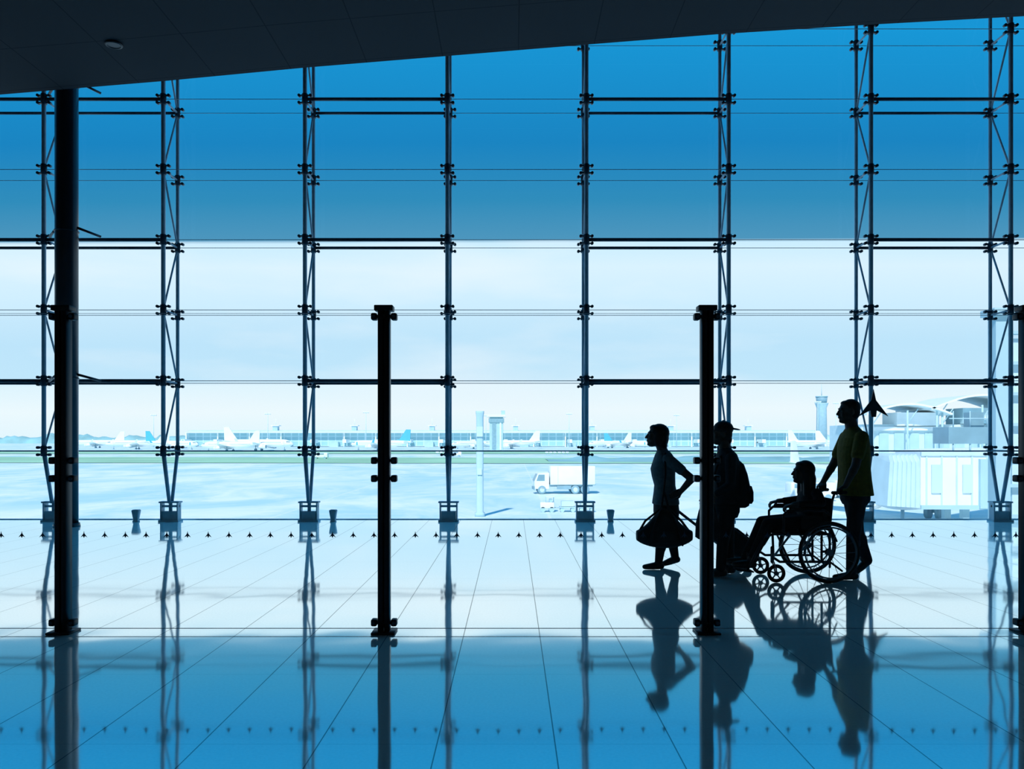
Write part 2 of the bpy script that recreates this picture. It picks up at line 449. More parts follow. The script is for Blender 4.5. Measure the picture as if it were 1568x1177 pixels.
def head(b, c, s, skin, hair, style, pitch=0.0):
    """head centred at c facing -x, s scale (1 = 0.235 m tall)"""
    R = Matrix.Rotation(pitch, 3, 'Y'); c = Vector(c)
    def P(x, y, z): return c+R @ Vector((x*s, y*s, z*s))
    def E(p, r, m, rr=None): b.ell(P(*p), tuple(k*s for k in r), m, R if rr is None else R @ rr)
    E((.012, 0, .025), (.092, .073, .09), skin)
    E((-.028, 0, -.02), (.062, .061, .080), skin)
    E((-.040, 0, -.075), (.042, .044, .036), skin)
    E((-.010, 0, -.062), (.060, .056, .040), skin)
    E((-.068, 0, -.088), (.016, .020, .016), skin)       # chin
    E((-.076, 0, .028), (.014, .045, .012), skin)        # brow
    b.caps(P(-.086, 0, .012), P(-.104, 0, -.024), .008*s, .0115*s, skin, 10, 3)  # nose
    for y in (-.009, .009): E((-.094, y, -.026), (.009, .008, .007), skin)
    E((-.086, 0, -.048), (.009, .022, .006), skin); E((-.084, 0, -.058), (.009, .019, .007), skin)
    for y in (-1, 1):
        E((-.055, y*.040, -.028), (.026, .018, .030), skin)
        E((.012, y*.074, -.005), (.017, .010, .030), skin)
    if style == 'short':
        E((.026, 0, .043), (.090, .079, .083), hair); E((.048, 0, .0), (.062, .072, .078), hair)
        E((-.022, 0, .082), (.048, .058, .028), hair)
    if style == 'bob':
        E((.028, 0, .040), (.100, .087, .092), hair); E((.055, 0, -.02), (.072, .082, .098), hair)
        E((-.022, 0, .080), (.056, .066, .036), hair)
        for y in (-1, 1): E((.01, y*.074, -.02), (.042, .020, .08), hair)
        E((.075, 0, -.085), (.045, .06, .055), hair)
    if style == 'long':
        E((.026, 0, .038), (.098, .088, .094), hair); E((.05, 0, -.02), (.074, .086, .10), hair)
        E((-.022, 0, .080), (.054, .066, .034), hair)
        for y in (-1, 1): b.caps(P(.01, y*.075, .0), P(.035, y*.088, -.20), .034*s, .038*s, hair)
        b.caps(P(.06, 0, -.05), P(.085, 0, -.28), .080*s, .066*s, hair)
        b.caps(P(.06, .03, -.1), P(.095, .035, -.38), .05*s, .025*s, hair); b.caps(P(.06, -.03, -.1), P(.095, -.035, -.36), .05*s, .028*s, hair)
    if style == 'cap':
        E((.02, 0, .050), (.100, .084, .080), hair); E((.05, 0, -.0), (.058, .076, .08), hair)
        E((.075, 0, -.055), (.03, .045, .05), hair)
        E((.130, 0, .048), (.062, .058, .009), hair, Matrix.Rotation(.18, 3, 'Y'))
        E((.02, 0, .130), (.010, .01, .008), hair)
    return [P(-.0765, y, .007) for y in (-.029, .029)]
def shoe(b, heel, toe, m, w=.040):
    h = Vector(heel); t = Vector(toe); d = (t-h)
    up = Vector((0, 0, 1)); sd = d.cross(up).normalized(); n = sd.cross(d).normalized()
    if n.z < 0: n = -n
    b.caps(h+n*.036, h+d*.45+n*.034, .036, .038, m); b.caps(h+d*.35+n*.036, t-d*.12+n*.026, .040, .026, m)
    for q in (-.012, .012): b.caps(h+d*.4+n*.03+sd*q, t-d*.16+n*.022+sd*q, .032, .022, m)
    b.caps(h+n*.05+d*.1, h+n*.09+d*.12, .036, .038, m)
def finish_person(b, name, mats, loc, eyes, voxel=.005, rotz=0):
    root = empty(name, loc, rotz)
    src = b.mesh(name+'_src', mats)
    o = bpy.data.objects.new('tmp', src); sc.collection.objects.link(o)
    bv = BVHTree.FromPolygons([v.co.copy() for v in src.vertices], [tuple(p.vertices) for p in src.polygons])
    lab = [p.material_index for p in src.polygons]
    md = o.modifiers.new('r', 'REMESH'); md.mode = 'VOXEL'; md.voxel_size = voxel
    sm = o.modifiers.new('s', 'SMOOTH'); sm.factor = .5; sm.iterations = 4
    dg = bpy.context.evaluated_depsgraph_get(); dg.update()
    me = bpy.data.meshes.new_from_object(o.evaluated_get(dg))
    bpy.data.objects.remove(o)
    me.materials.clear()
    for mt in mats: me.materials.append(mt)
    idx = []
    for p in me.polygons:
        r = bv.find_nearest(p.center); idx.append(lab[r[2]] if r[2] is not None else 0)
    me.polygons.foreach_set('material_index', idx); me.polygons.foreach_set('use_smooth', [True]*len(idx))
    me.name = 'body'
    new(me, 'body', root)
    if eyes:
        e = MB()
        for p in eyes:
            e.ell(p, (.0105, .0115, .0080), 0); e.ell(Vector(p)+Vector((-.0080, 0, 0)), (.004, .006, .006), 1)
        e.obj('eyes', [EYE, HAIR], parent=root)
    print(name, len(idx)); return root
# materials index for people: 0 skin 1 hair 2 shirt 3 trousers 4 shoe 5 bag/strap
# ---- man pushing the wheelchair
b = MB()
eyes = head(b, (-.055, 0, 1.672), 1.06, 0, 1, 'short', .02)
b.caps((-.035, 0, 1.60), (-.012, 0, 1.48), .058, .066, 0)
b.torso([(-.012, 1.525, .055, .062), (-.008, 1.49, .072, .12), (0, 1.455, .092, .175), (.002, 1.41, .115, .205), (0, 1.33, .135, .20), (.0, 1.24, .142, .19), (.004, 1.12, .140, .178), (.01, 1.0, .145, .182), (.012, .90, .155, .195), (.012, .84, .162, .205)], 2)
b.torso([(.012, .93, .120, .160), (.014, .85, .130, .168), (.014, .79, .130, .168), (.01, .74, .10, .15)], 3)
for sgn in (-1, 1):
    sh = Vector((.0, sgn*.185, 1.415)); el = Vector((-.095, sgn*.265, 1.14)); wr = Vector((-.20, sgn*.285, .945))
    b.caps(sh, sh+(el-sh)*.62, .068, .064, 2); b.caps(sh, el, .052, .042, 0)
    b.caps(el, wr, .043, .028, 0)
    b.caps(el+(wr-el)*.25, el+(wr-el)*.3, .044, .042, 0)
    hand(b, wr, (-.35, -sgn*.8, -.38), (0, -sgn*.35, -1), -sgn, 0, .95)
L = [((0, -.092, .83), (-.045, -.10, .455), (-.065, -.10, .095)), ((.02, .092, .83), (.075, .10, .46), (.18, .10, .17))]
for hp, kn, an in L:
    b.caps(hp, kn, .094, .070, 3); b.caps(kn, an, .068, .052, 3)
    k = Vector(kn); a = Vector(an); b.caps(k+(a-k)*.25+Vector((.012, 0, 0)), k+(a-k)*.5, .062, .058, 3)
shoe(b, (-.03, -.10, .004), (-.255, -.10, .004), 4); shoe(b, (.215, .10, .125), (.055, .10, .008), 4)
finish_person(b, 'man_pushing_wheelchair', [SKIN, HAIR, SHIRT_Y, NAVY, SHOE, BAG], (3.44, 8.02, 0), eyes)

# ---- woman on the left with duffel bag
b = MB()
eyes = head(b, (-.095, 0, 1.430), 1.08, 0, 1, 'bob', .12)
b.caps((-.06, 0, 1.36), (-.02, 0, 1.25), .052, .058, 0)
b.torso([(-.025, 1.285, .05, .06), (-.02, 1.26, .072, .12), (-.015, 1.225, .092, .165), (-.015, 1.17, .11, .185), (-.025, 1.08, .130, .175), (-.02, 1.0, .122, .160), (-.005, .90, .110, .148), (.0, .82, .122, .160), (.005, .74, .138, .180), (.005, .70, .142, .185)], 2)
b.torso([(.0, .80, .105, .145), (.008, .70, .130, .174), (.012, .62, .135, .178), (.012, .54, .125, .165), (.01, .46, .11, .15)], 3)
sh = Vector((.0, -.175, 1.185)); el = Vector((.225, -.28, .985)); wr = Vector((.125, -.215, .85))
b.caps(sh, sh+(el-sh)*.55, .062, .056, 2); b.caps(sh, el, .048, .042, 0); b.caps(el, wr, .042, .028, 0)
hand(b, wr, (-.85, .15, -.45), (.2, 1, 0), 1, 0, .35, .92)
sh = Vector((.0, .175, 1.185)); el = Vector((.06, .23, .93)); wr = Vector((.105, .215, .715))
b.caps(sh, sh+(el-sh)*.6, .06, .054, 2); b.caps(sh, el, .046, .040, 0); b.caps(el, wr, .040, .027, 0)
hand(b, wr, (.25, 0, -1), (.6, -.6, 0), 1, 0, .9, .92)
for hp, kn, an in [((0, -.08, .66), (-.05, -.08, .37), (-.085, -.08, .085)), ((.02, .08, .66), (.075, .08, .37), (.125, .08, .105))]:
    b.caps(hp, kn, .096, .065, 3); b.caps(kn, an, .064, .042, 3)
    k = Vector(kn); a = Vector(an); b.caps(k+(a-k)*.2+Vector((.012, 0, 0)), k+(a-k)*.5+Vector((.008, 0, 0)), .060, .052, 3)
shoe(b, (-.06, -.08, .004), (-.26, -.08, .004), 4); shoe(b, (.155, .08, .05), (-.03, .08, .004), 4)
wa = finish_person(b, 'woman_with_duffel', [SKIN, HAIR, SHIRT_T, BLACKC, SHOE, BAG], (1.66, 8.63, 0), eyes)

b = MB()
R = []
for i in range(17):
    t = i/16; x = -.29+.58*t; e = math.sin(math.pi*min(1, max(0, .04+.92*t)))**.35
    ring = []
    sag = -.018*math.cos(x*5)
    zt = .07+.22*math.exp(-((x-.0)/.17)**2)
    for k in range(24):
        t = 2*math.pi*k/24; c, q = math.cos(t), math.sin(t)
        zz = (zt if q > 0 else .125)*math.copysign(abs(q)**.8, q)*e+sag
        ring.append((x, .105*e*math.copysign(abs(c)**.7, c), zz))
    R.append(ring)
b.loft(R, 0)
for x in (-.17, .17): b.path([(x, -.105, -.1), (x*.9, -.112, 0), (x*.55, -.08, .16), (x*.2, -.03, .27)], .012, 0)
b.path([(-.27, 0, .02), (-.2, .0, .14), (-.03, .02, .27), (.0, .03, .45), (.02, .045, .62), (.02, .055, .76), (.03, .10, .845), (.04, .17, .84)], .012, 0)
b.path([(.27, 0, .02), (.18, .0, .14), (.05, .02, .27), (.0, .03, .45)], .013, 0)
b.bbox((0, -.108, -.02), (.22, .02, .12), 0, None, .008)
b.obj('duffel_bag', [BAG], (1.60, 8.37, .40))

# ---- second traveller with cap and backpack
b = MB()
eyes = head(b, (-.045, 0, 1.455), 1.04, 0, 1, 'cap', .0)
b.caps((-.025, 0, 1.38), (.0, 0, 1.27), .055, .06, 0)
b.torso([(.0, 1.31, .05, .058), (.0, 1.28, .072, .12), (.01, 1.245, .092, .165), (.012, 1.19, .110, .185), (.01, 1.10, .126, .178), (.01, 1.0, .128, .168), (.012, .90, .126, .165), (.012, .80, .134, .176), (.012, .74, .140, .182)], 2)
b.torso([(.01, .82, .11, .155), (.012, .73, .125, .165), (.012, .66, .122, .162), (.01, .60, .10, .15)], 3)
sh = Vector((.01, -.17, 1.20)); el = Vector((-.02, -.245, .94)); wr = Vector((-.17, -.21, .84))
b.caps(sh, el, .062, .048, 2); b.caps(el, el+(wr-el)*.8, .048, .038, 2); b.caps(el, wr, .036, .026, 0)
hand(b, wr, (-.7, .1, -.6), (.3, .9, -.3), 1, 0, .9, .95)
sh = Vector((.01, .17, 1.20)); el = Vector((.0, .24, .95)); wr = Vector((-.12, .22, .77))
b.caps(sh, el, .062, .048, 2); b.caps(el, el+(wr-el)*.8, .048, .038, 2); b.caps(el, wr, .036, .026, 0)
hand(b, wr, (-.7, 0, -.7), (-.3, -.9, 0), 1, 0, .7, .95)
for hp, kn, an in [((0, -.085, .69), (-.05, -.09, .39), (-.075, -.09, .09)), ((.02, .085, .69), (.05, .09, .39), (.06, .09, .09))]:
    b.caps(hp, kn, .092, .066, 3); b.caps(kn, an, .064, .050, 3)
shoe(b, (-.04, -.09, .004), (-.25, -.09, .004), 4); shoe(b, (.095, .09, .004), (-.115, .09, .004), 4)
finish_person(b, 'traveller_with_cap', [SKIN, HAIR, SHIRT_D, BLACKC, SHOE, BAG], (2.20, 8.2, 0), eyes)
b = MB()
b.torso([(0, -.22, .06, .10), (.005, -.20, .085, .125), (.01, -.12, .10, .14), (.005, 0, .095, .14), (-.005, .12, .08, .13), (-.02, .22, .06, .11), (-.03, .26, .03, .07)], 0, 24, 3)
b.torso([(.10, -.18, .02, .08), (.105, -.15, .03, .10), (.105, -.06, .03, .10), (.10, 0, .015, .09)], 0, 20, 3)
for y in (-.09, .09): b.path([(-.06, y, .2), (-.12, y*1.1, .30), (-.22, y*1.2, .30), (-.28, y*1.3, .12), (-.22, y*1.4, -.06), (-.08, y, -.17)], .014, 0)
b.torus((-.03, 0, .27), (1, 0, 0), .03, .008, 0, 16, 6)
b.obj('backpack', [BAG], (2.335, 8.2, .92))
b = MB()
b.torso([(0, -.16, .09, .05), (0, -.14, .12, .065), (0, 0, .115, .06), (0, .13, .085, .04), (0, .15, .07, .02)], 0, 24, 3)
for y in (-.03, .03): b.path([(-.07, y, .12), (-.05, y, .20), (0, y*.5, .235), (.05, y, .20), (.07, y, .12)], .009, 0)
b.obj('tote_bag', [BAG], (1.965, 8.01, .555))

# ---- trolley suitcase pulled by the woman
b = MB()
A = Matrix.Rotation(-math.radians(52), 3, 'Y')   # lean: local z goes up toward -x
def T(x, y, z): return A @ Vector((x, y, z))
b.bbox(T(0, 0, .30), (.24, .38, .52), 0, A, .04, 4)
b.bbox(T(.125, 0, .22), (.03, .30, .22), 0, A, .012, 2); b.bbox(T(.125, 0, .44), (.025, .30, .12), 0, A, .01, 2)
for y in (-.11, .11):
    b.cyl(T(-.10, y, .5), T(-.10, y, .96), .009, None, 1)
    b.cyl(T(-.10, y, .05), T(-.10, y, -.01), .02, None, 0)
    b.torus(T(-.10, y*1.35, 0), (0, 1, 0), .035, .013, 0, 20, 8); b.cyl(T(-.10, y*1.35-.012, 0), T(-.10, y*1.35+.012, 0), .03, None, 1)
b.caps(T(-.10, -.125, .965), T(-.10, .125, .965), .014, .014, 0)
b.path([T(0, -.06, .56), T(.0, -.05, .59), T(0, .05, .59), T(0, .06, .56)], .01, 0)
w = T(-.10, 0, 0)
b.obj('trolley_suitcase', [BAG, STEEL_D], (2.545-w.x, 8.76, .048-w.z))

# ------------------------------------------------------------------ wheelchair
wc = empty('wheelchair', (3.08, 8.02, 0))
for sgn in (-1, 1):
    b = MB(); y = sgn*.285; c = Vector((0, y, .30))
    b.torus(c, (0, 1, 0), .285, .016, 1, 56, 10); b.torus(c, (0, 1, 0), .268, .010, 0, 56, 8)
    b.torus(c+Vector((0, sgn*.04, 0)), (0, 1, 0), .245, .008, 0, 56, 8)
    b.cyl(c-Vector((0, .035, 0)), c+Vector((0, .035, 0)), .022, None, 0, 16)
    for k in (-1, 1): b.cyl(c+Vector((0, k*.026, 0)), c+Vector((0, k*.03, 0)), .034, None, 0, 16)
    for i in range(16):
        t = 2*math.pi*i/16; k = 1 if i % 2 else -1
        p = c+Vector((math.cos(t+.25*k)*.03, k*.026, math.sin(t+.25*k)*.03)); q = c+Vector((math.cos(t)*.262, 0, math.sin(t)*.262))
        b.cyl(p, q, .0028, None, 0, 6)
    for i in range(6):
        t = 2*math.pi*i/6; q = c+Vector((math.cos(t)*.262, 0, math.sin(t)*.262)); b.cyl(q, c+Vector((math.cos(t)*.245, sgn*.04, math.sin(t)*.245)), .004, None, 0, 6)
    b.obj('drive_wheel', [CHROME, RUBBER], parent=wc)
    b = MB(); yf = sgn*.225; cc = Vector((-.50, yf+sgn*.02, .09))
    b.torus(cc, (0, 1, 0), .072, .018, 1, 32, 10); b.cyl(cc-Vector((0, .018, 0)), cc+Vector((0, .018, 0)), .022, None, 0, 12)
    for i in range(5):
        t = 2*math.pi*i/5+.3; b.cyl(cc, cc+Vector((math.cos(t)*.06, 0, math.sin(t)*.06)), .007, None, 0, 6)
    for k in (-1, 1): b.path([cc+Vector((0, k*.027, 0)), cc+Vector((-.03, k*.027, .11)), cc+Vector((-.035, 0, .125))], .007, 0)
    b.cyl(cc+Vector((-.035, 0, .12)), cc+Vector((-.035, 0, .24)), .014, None, 0, 12)
    b.obj('caster', [CHROME, RUBBER], parent=wc)
b = MB(); r = .0125
for sgn in (-1, 1):
    y = sgn*.225
    b.path([(.03, y, .15), (.03, y, .52), (.055, y, .80), (.075, y, .865), (.13, y, .875)], r)
    b.caps((.06, y, .875), (.185, y, .877), .017, .017, 1)
    b.path([(.03, y, .47), (-.52, y, .47)], r)
    b.path([(.03, y, .20), (-.46, y, .20), (-.52, y, .24), (-.53, y, .47)], r)
    b.path([(-.05, y, .20), (-.05, y, .47)], r); b.path([(-.535, y, .2), (-.535, y, .34)], .016)
    b.path([(.03, y, .66), (-.02, y, .70), (-.38, y, .70), (-.42, y, .66), (-.42, y, .47)], r)
    b.bbox((-.21, y, .718), (.31, .055, .03), 1, None, .012, 2)
    b.bbox((-.14, y, .58), (.22, .006, .14), 1, None, .0025, 1)
    b.path([(-.52, y, .47), (-.60, y*.85, .44), (-.73, y*.7, .16), (-.75, y*.68, .115)], r)
    b.bbox((-.785, sgn*.12, .105), (.17, .17, .014), 1, Matrix.Rotation(.12, 3, 'Y'), .005, 1)
    b.cyl((.0, y, .30), (.0, sgn*.262, .30), .013); b.path([(.03, y, .30), (-.05, y, .30)], r)
    b.path([(.05, y, .52), (.10, y, .40)], .008); b.path([(.03, y, .2), (.15, y, .11)], .01)
    b.path([(-.22, y, .40), (-.30, sgn*.26, .52)], .007)
b.path([(-.12, -.225, .2), (-.12, .225, .46)], .011); b.path([(-.12, .225, .2), (-.12, -.225, .46)], .011)
b.path([(-.36, -.225, .2), (-.36, .225, .46)], .011); b.path([(-.36, .225, .2), (-.36, -.225, .46)], .011)
b.bbox((-.25, 0, .477), (.50, .44, .03), 1, None, .012, 2)
b.bbox((.035, 0, .66), (.022, .44, .32), 1, Matrix.Rotation(.06, 3, 'Y'), .01, 2)
b.bbox((-.70, 0, .22), (.01, .30, .07), 1, None, .004, 1)
b.obj('frame', [STEEL_D, BLACKC], parent=wc)

# ---- passenger (seated, facing -x)
b = MB()
eyes = head(b, (-.155, 0, 1.06), 1.0, 0, 1, 'long', .10)
b.caps((-.125, 0, .98), (-.10, 0, .90), .048, .052, 0)
b.torso([(-.10, .925, .045, .055), (-.095, .905, .062, .11), (-.09, .875, .08, .155), (-.085, .83, .100, .172), (-.085, .76, .115, .162), (-.08, .68, .110, .150), (-.085, .60, .118, .158), (-.09, .54, .12, .165), (-.09, .505, .11, .16)], 2)
b.torso([(-.09, .58, .11, .16), (-.095, .54, .125, .172), (-.10, .505, .12, .168), (-.10, .495, .10, .15)], 3)
for sgn in (-1, 1):
    wr = Vector((-.325, sgn*.225, .760))
    sh = Vector((-.075, sgn*.165, .86)); el = Vector((-.06, sgn*.245, .778))
    b.caps(sh, el, .055, .047, 2); b.caps(el, el+(wr-el)*.75, .045, .033, 2); b.caps(el, wr, .034, .025, 0)
    hand(b, wr, (-1, 0, -.22), (0, 0, -1), sgn, 0, .75, .92)
    hp = Vector((-.12, sgn*.085, .575)); kn = Vector((-.53, sgn*.095, .555)); an = Vector((-.70, sgn*.10, .20))
    b.caps(hp, kn, .085, .064, 3); b.caps(kn, an, .062, .044, 3)
    b.caps(kn+(an-kn)*.25+Vector((.015, 0, 0)), kn+(an-kn)*.5+Vector((.012, 0, 0)), .056, .05, 3)
    shoe(b, (-.685, sgn*.105, .118), (-.90, sgn*.105, .135), 4)
finish_person(b, 'seated_passenger', [SKIN, HAIR, BLACKC, BLACKC, SHOE, BAG], (3.08, 8.02, 0), eyes)

# ------------------------------------------------------------------ exterior
ZA = -4.8
b = MB(); b.add([(-2500, 14.2, ZA), (2500, 14.2, ZA), (2500, 5000, ZA), (-2500, 5000, ZA)], [(0, 1, 2, 3)], 0, False)
b.obj('apron_ground', [APRON])
b = MB(); b.add([(-500, 222, ZA+.1), (150, 195, ZA+.1), (165, 250, ZA+.1), (-500, 300, ZA+.1)], [(0, 1, 2, 3)], 0, False)
b.add([(-700, 330, ZA+.1), (400, 330, ZA+.1), (400, 380, ZA+.1), (-700, 400, ZA+.1)], [(0, 1, 2, 3)], 0, False)
b.obj('grass_strip', [GRASS])
def ridge(name, x0, x1, y, h, m, n=160, seed=0):
    b = MB(); vs = []
    for i in range(n+1):
        x = x0+(x1-x0)*i/n; e = min(1, i/6, (n-i)/6)
        hh = h*e*(.65+.5*noise.noise(Vector((i*.23+seed, seed, 0)))+.25*noise.noise(Vector((i*.9, seed, 3))))
        hh = max(.5, hh)
        for dy, k in ((0, 0), (4, .6), (12, 1), (30, .7), (45, 0)): vs.append((x, y+dy, ZA-.2+hh*k))
    fs = []
    for i in range(n):
        for k in range(4): fs.append((i*5+k, (i+1)*5+k, (i+1)*5+k+1, i*5+k+1))
    b.add(vs, fs, 0, True); return b.obj(name, [m])
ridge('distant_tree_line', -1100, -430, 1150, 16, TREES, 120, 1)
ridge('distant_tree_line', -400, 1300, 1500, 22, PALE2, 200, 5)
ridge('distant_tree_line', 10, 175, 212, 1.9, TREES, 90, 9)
t = empty('airport_terminal', (0, 650, ZA))
b = MB(); b.box((-8, 12, 6.0), (514, 24, 11.0), 0); b.obj('facade', [TGLASS], parent=t)
b = MB()
n = 40
for i in range(n):
    x0 = -265+514*i/n; x1 = x0+514/n
    ring = []
    for xx in (x0, x1):
        ring.append([(xx, -5+34*k/8, 11.6+2.0*math.sin(math.pi*k/8)) for k in range(9)]+[(xx, 29, 11.2), (xx, -5, 11.2)])
    b.loft(ring, 0, False)
    if i % 2 == 0:
        b.box((x0, -2, 5.5), (.9, 1.2, 11.5), 0)
        b.box((x0+3, -9, 4.6), (3, 14, 2.8), 0); b.cyl((x0+3, -15, 0), (x0+3, -15, 4), .5, None, 1, 8)
    if i % 3 == 0: b.box((x0+5, -3, 2), (7, 5, 4), 1)
b.box((-8, 3, 13.0), (514, 1.0, .6), 1)
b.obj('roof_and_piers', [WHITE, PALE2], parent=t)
b = MB()
for i, x in enumerate([-195, -130, -66, 3, 66, 131, 195]):
    b.box((x, 8, 15), (4, 5, 4), 0); b.box((x, 8, 17.3), (6.5, 6.5, .7), 1); b.cyl((x, 8, 17), (x, 8, 23), .25, .15, 1, 6)
b.obj('roof_plant', [PALE2, WHITE], parent=t)

def airliner_mesh(name, tail):
    b = MB(); Z = 3.6; R = []
    for x, r, dz in [(0, .08, -.35), (.35, .55, -.32), (1, .98, -.25), (2, 1.38, -.15), (3.3, 1.72, -.05), (5, 1.93, 0), (7, 1.98, 0), (24, 1.98, 0), (28, 1.75, .2), (32, 1.15, .65), (35.5, .55, 1.05), (37, .22, 1.2)]:
        R.append([(x, r*math.cos(2*math.pi*i/28), Z+dz+r*math.sin(2*math.pi*i/28)) for i in range(28)])
    b.loft(R, 0)
    for s in (-1, 1):
        def wing(rt, tp, th0, th1, m):
            A = [(rt[0], rt[2], rt[3]), (rt[0]+(rt[1]-rt[0])*.35, rt[2], rt[3]+th0), (rt[1], rt[2], rt[3]), (rt[0]+(rt[1]-rt[0])*.35, rt[2], rt[3]-th0*.5)]
            Bq = [(tp[0], tp[2], tp[3]), (tp[0]+(tp[1]-tp[0])*.35, tp[2], tp[3]+th1), (tp[1], tp[2], tp[3]), (tp[0]+(tp[1]-tp[0])*.35, tp[2], tp[3]-th1*.5)]
            b.loft([A, Bq], m, False)
        wing((12.5, 19.5, s*1.6, 2.7), (19.8, 21.6, s*16.6, 4.1), .45, .1, 0)
        wing((19.9, 21.6, s*16.5, 4.1), (21.2, 22.2, s*17.2, 6.0), .1, .05, 2)
        wing((32, 35.6, s*.4, 4.6), (34.8, 36.4, s*6, 5.2), .2, .06, 0)
        b.cyl((11.6, s*5.6, 1.95), (12.6, s*5.6, 1.95), .95, 1.05, 0, 20); b.cyl((12.6, s*5.6, 1.95), (15.8, s*5.6, 2.05), 1.05, .6, 0, 20)
        b.cyl((11.55, s*5.6, 1.95), (11.62, s*5.6, 1.95), .82, .82, 1, 20); b.box((14.4, s*5.6, 2.75), (2.6, .3, 1), 0)
        b.cyl((18, s*3.3, .5), (18, s*3.3, 2.6), .16, None, 1, 8)
        for k in (-.4, .4): b.cyl((18, s*3.3+k-.15, .55), (18, s*3.3+k+.15, .55), .55, None, 1, 16)
        for i in range(42):
            if i in (19, 20): continue
            b.box((6+i*.62, s*1.97, Z+.45), (.28, .06, .36), 1)
        for i in range(3): b.box((1.75+i*.55, s*(1.0+.22*i), Z+.62+.06*i), (.5, .3, .5), 1, Matrix.Rotation(s*-.5, 3, 'Z'))
        b.box((4.6, s*1.93, Z+.1), (.9, .06, 1.8), 2)
    b.box((1.5, 0, Z+.62), (.12, 1.2, .5), 1)
    b.poly([(29.2, -.15, 5.4), (33.6, -.15, 11.6), (36.3, -.15, 11.6), (36.0, -.15, 4.9)], (0, .3, 0), 2)
    b.cyl((4.6, 0, .4), (4.6, 0, 2.2), .12, None, 1, 8)
    for k in (-.25, .25): b.cyl((4.6, k-.1, .38), (4.6, k+.1, .38), .38, None, 1, 14)
    return b.mesh(name, [WHITE, DARKW, tail])
am = airliner_mesh('airliner_white', WHITE); amb = airliner_mesh('airliner_blue_tail', TAILB)
def airliner(me, x, y, deg, s=1.0):
    o = new(me, 'airliner', None, (x, y, ZA)); o.rotation_euler = (0, 0, math.radians(deg)); o.scale = (s,)*3; return o
pi = math.pi
airliner(am, -245, 480, 12, 1.0)
airliner(amb, -185, 470, 170, .95)
airliner(am, -118, 430, 172, 1.1)
airliner(am, -158, 405, -12, .9)
airliner(amb, -92, 455, -14, 1.0)
airliner(am, -38, 500, 25, .9)
airliner(am, -18, 505, 8, 1.0)
airliner(am, 52, 540, 20, .9)
airliner(amb, 96, 550, 165, .9)
airliner(am, 205, 500, 195, 1.0)
airliner(am, 232, 510, 172, 1.0)
airliner(am, -310, 560, 5, 1.0)
airliner(am, 21.3, 47.5, 41, 1.0)

b = MB()
b.bbox((1.1, 0, 2.1), (5.1, 2.4, 2.1), 0, None, .06, 2)
b.box((.2, 0, .95), (6.4, 1.9, .22), 2); b.box((1.1, 0, 1.04), (5.2, 2.3, .08), 2)
b.poly([(-3.2, -1.1, .6), (-3.25, -1.1, 1.45), (-2.85, -1.1, 2.35), (-1.6, -1.1, 2.4), (-1.6, -1.1, .6)], (0, 2.2, 0), 0)
b.poly([(-3.02, -1.12, 1.5), (-2.78, -1.12, 2.2), (-2.1, -1.12, 2.2), (-2.1, -1.12, 1.5)], (0, 2.24, 0), 1)
b.poly([(-3.29, -.95, 1.5), (-2.93, -.95, 2.25), (-2.9, -.95, 2.25), (-3.2, -.95, 1.5)], (0, 1.9, 0), 1)
b.box((-3.28, 0, .65), (.12, 2.2, .3), 2); b.box((-3.28, -.8, 1.0), (.06, .3, .2), 3); b.box((-3.28, .8, 1.0), (.06, .3, .2), 3)
for x in (-2.4, 1.4, 2.5):
    for y in (-1.0, 1.0):
        b.torus((x, y, .5), (0, 1, 0), .36, .14, 2, 24, 8); b.cyl((x, y-.1, .5), (x, y+.1, .5), .26, None, 3, 16)
for x in (-.6, 2.8): b.box((x, -1.21, 2.1), (.05, .02, 2.0), 3)
b.box((.1, -1.05, .75), (1.6, .2, .4), 2)
b.obj('box_truck', [WHITE, DARKW, MID, PALE], (5.7, 91, ZA), rotz=math.radians(4))
b = MB()
b.bbox((-1.6, 0, .75), (1.6, 1.2, .7), 0, None, .08, 2); b.box((-1.3, 0, 1.75), (1.0, 1.2, .08), 0)
for x in (-1.75, -.85):
    for y in (-.55, .55): b.cyl((x, y, 1.0), (x, y, 1.75), .03, None, 1, 6)
b.box((-1.2, 0, 1.2), (.3, 1.0, .5), 1)
for cx in (.7, 2.9):
    b.box((cx, 0, .55), (1.8, 1.3, .12), 1); b.box((cx, 0, .95), (1.4, 1.1, .6), 2)
    for x in (-.6, .6):
        for y in (-.5, .5): b.cyl((cx+x, y-.08, .25), (cx+x, y+.08, .25), .25, None, 1, 12)
for x in (-2.1, -1.1):
    for y in (-.5, .5): b.cyl((x, y-.1, .3), (x, y+.1, .3), .3, None, 1, 12)
b.cyl((-.8, 0, .5), (2, 0, .5), .05, None, 1, 6)
b.obj('baggage_tug', [WHITE, PALE2, PALE], (4.2, 68, ZA), scale=.75)
b = MB()
b.torso([(0, 0, .4, .4), (0, .3, .4, .4), (0, .35, .29, .29), (0, 8.0, .29, .29), (0, 8.3, .34, .34), (0, 8.45, .34, .34)], 0, 16, 4)
b.box((0, -.35, 6.8), (.5, .1, .8), 1); b.box((0, -.33, 3.6), (.35, .08, .5), 1)
b.obj('apron_mast', [PALE2, PALE], (-2.58, 64, ZA))
b = MB()
b.box((0, 0, 9), (7, 7, 18), 0); b.box((-1.2, -3.6, 8), (2, .4, 14), 1); b.box((2.2, -3.6, 8), (.8, .4, 15), 2)
b.box((0, 0, 18.4), (9.5, 9.5, 1.2), 2); b.box((0, 0, 16), (8, 8, 2.2), 1); b.box((3.5, 0, 20), (2, 2, 2.4), 0)
b.obj('apron_service_tower', [PALE2, MID, WHITE], (-8.2, 420, ZA))
b = MB()
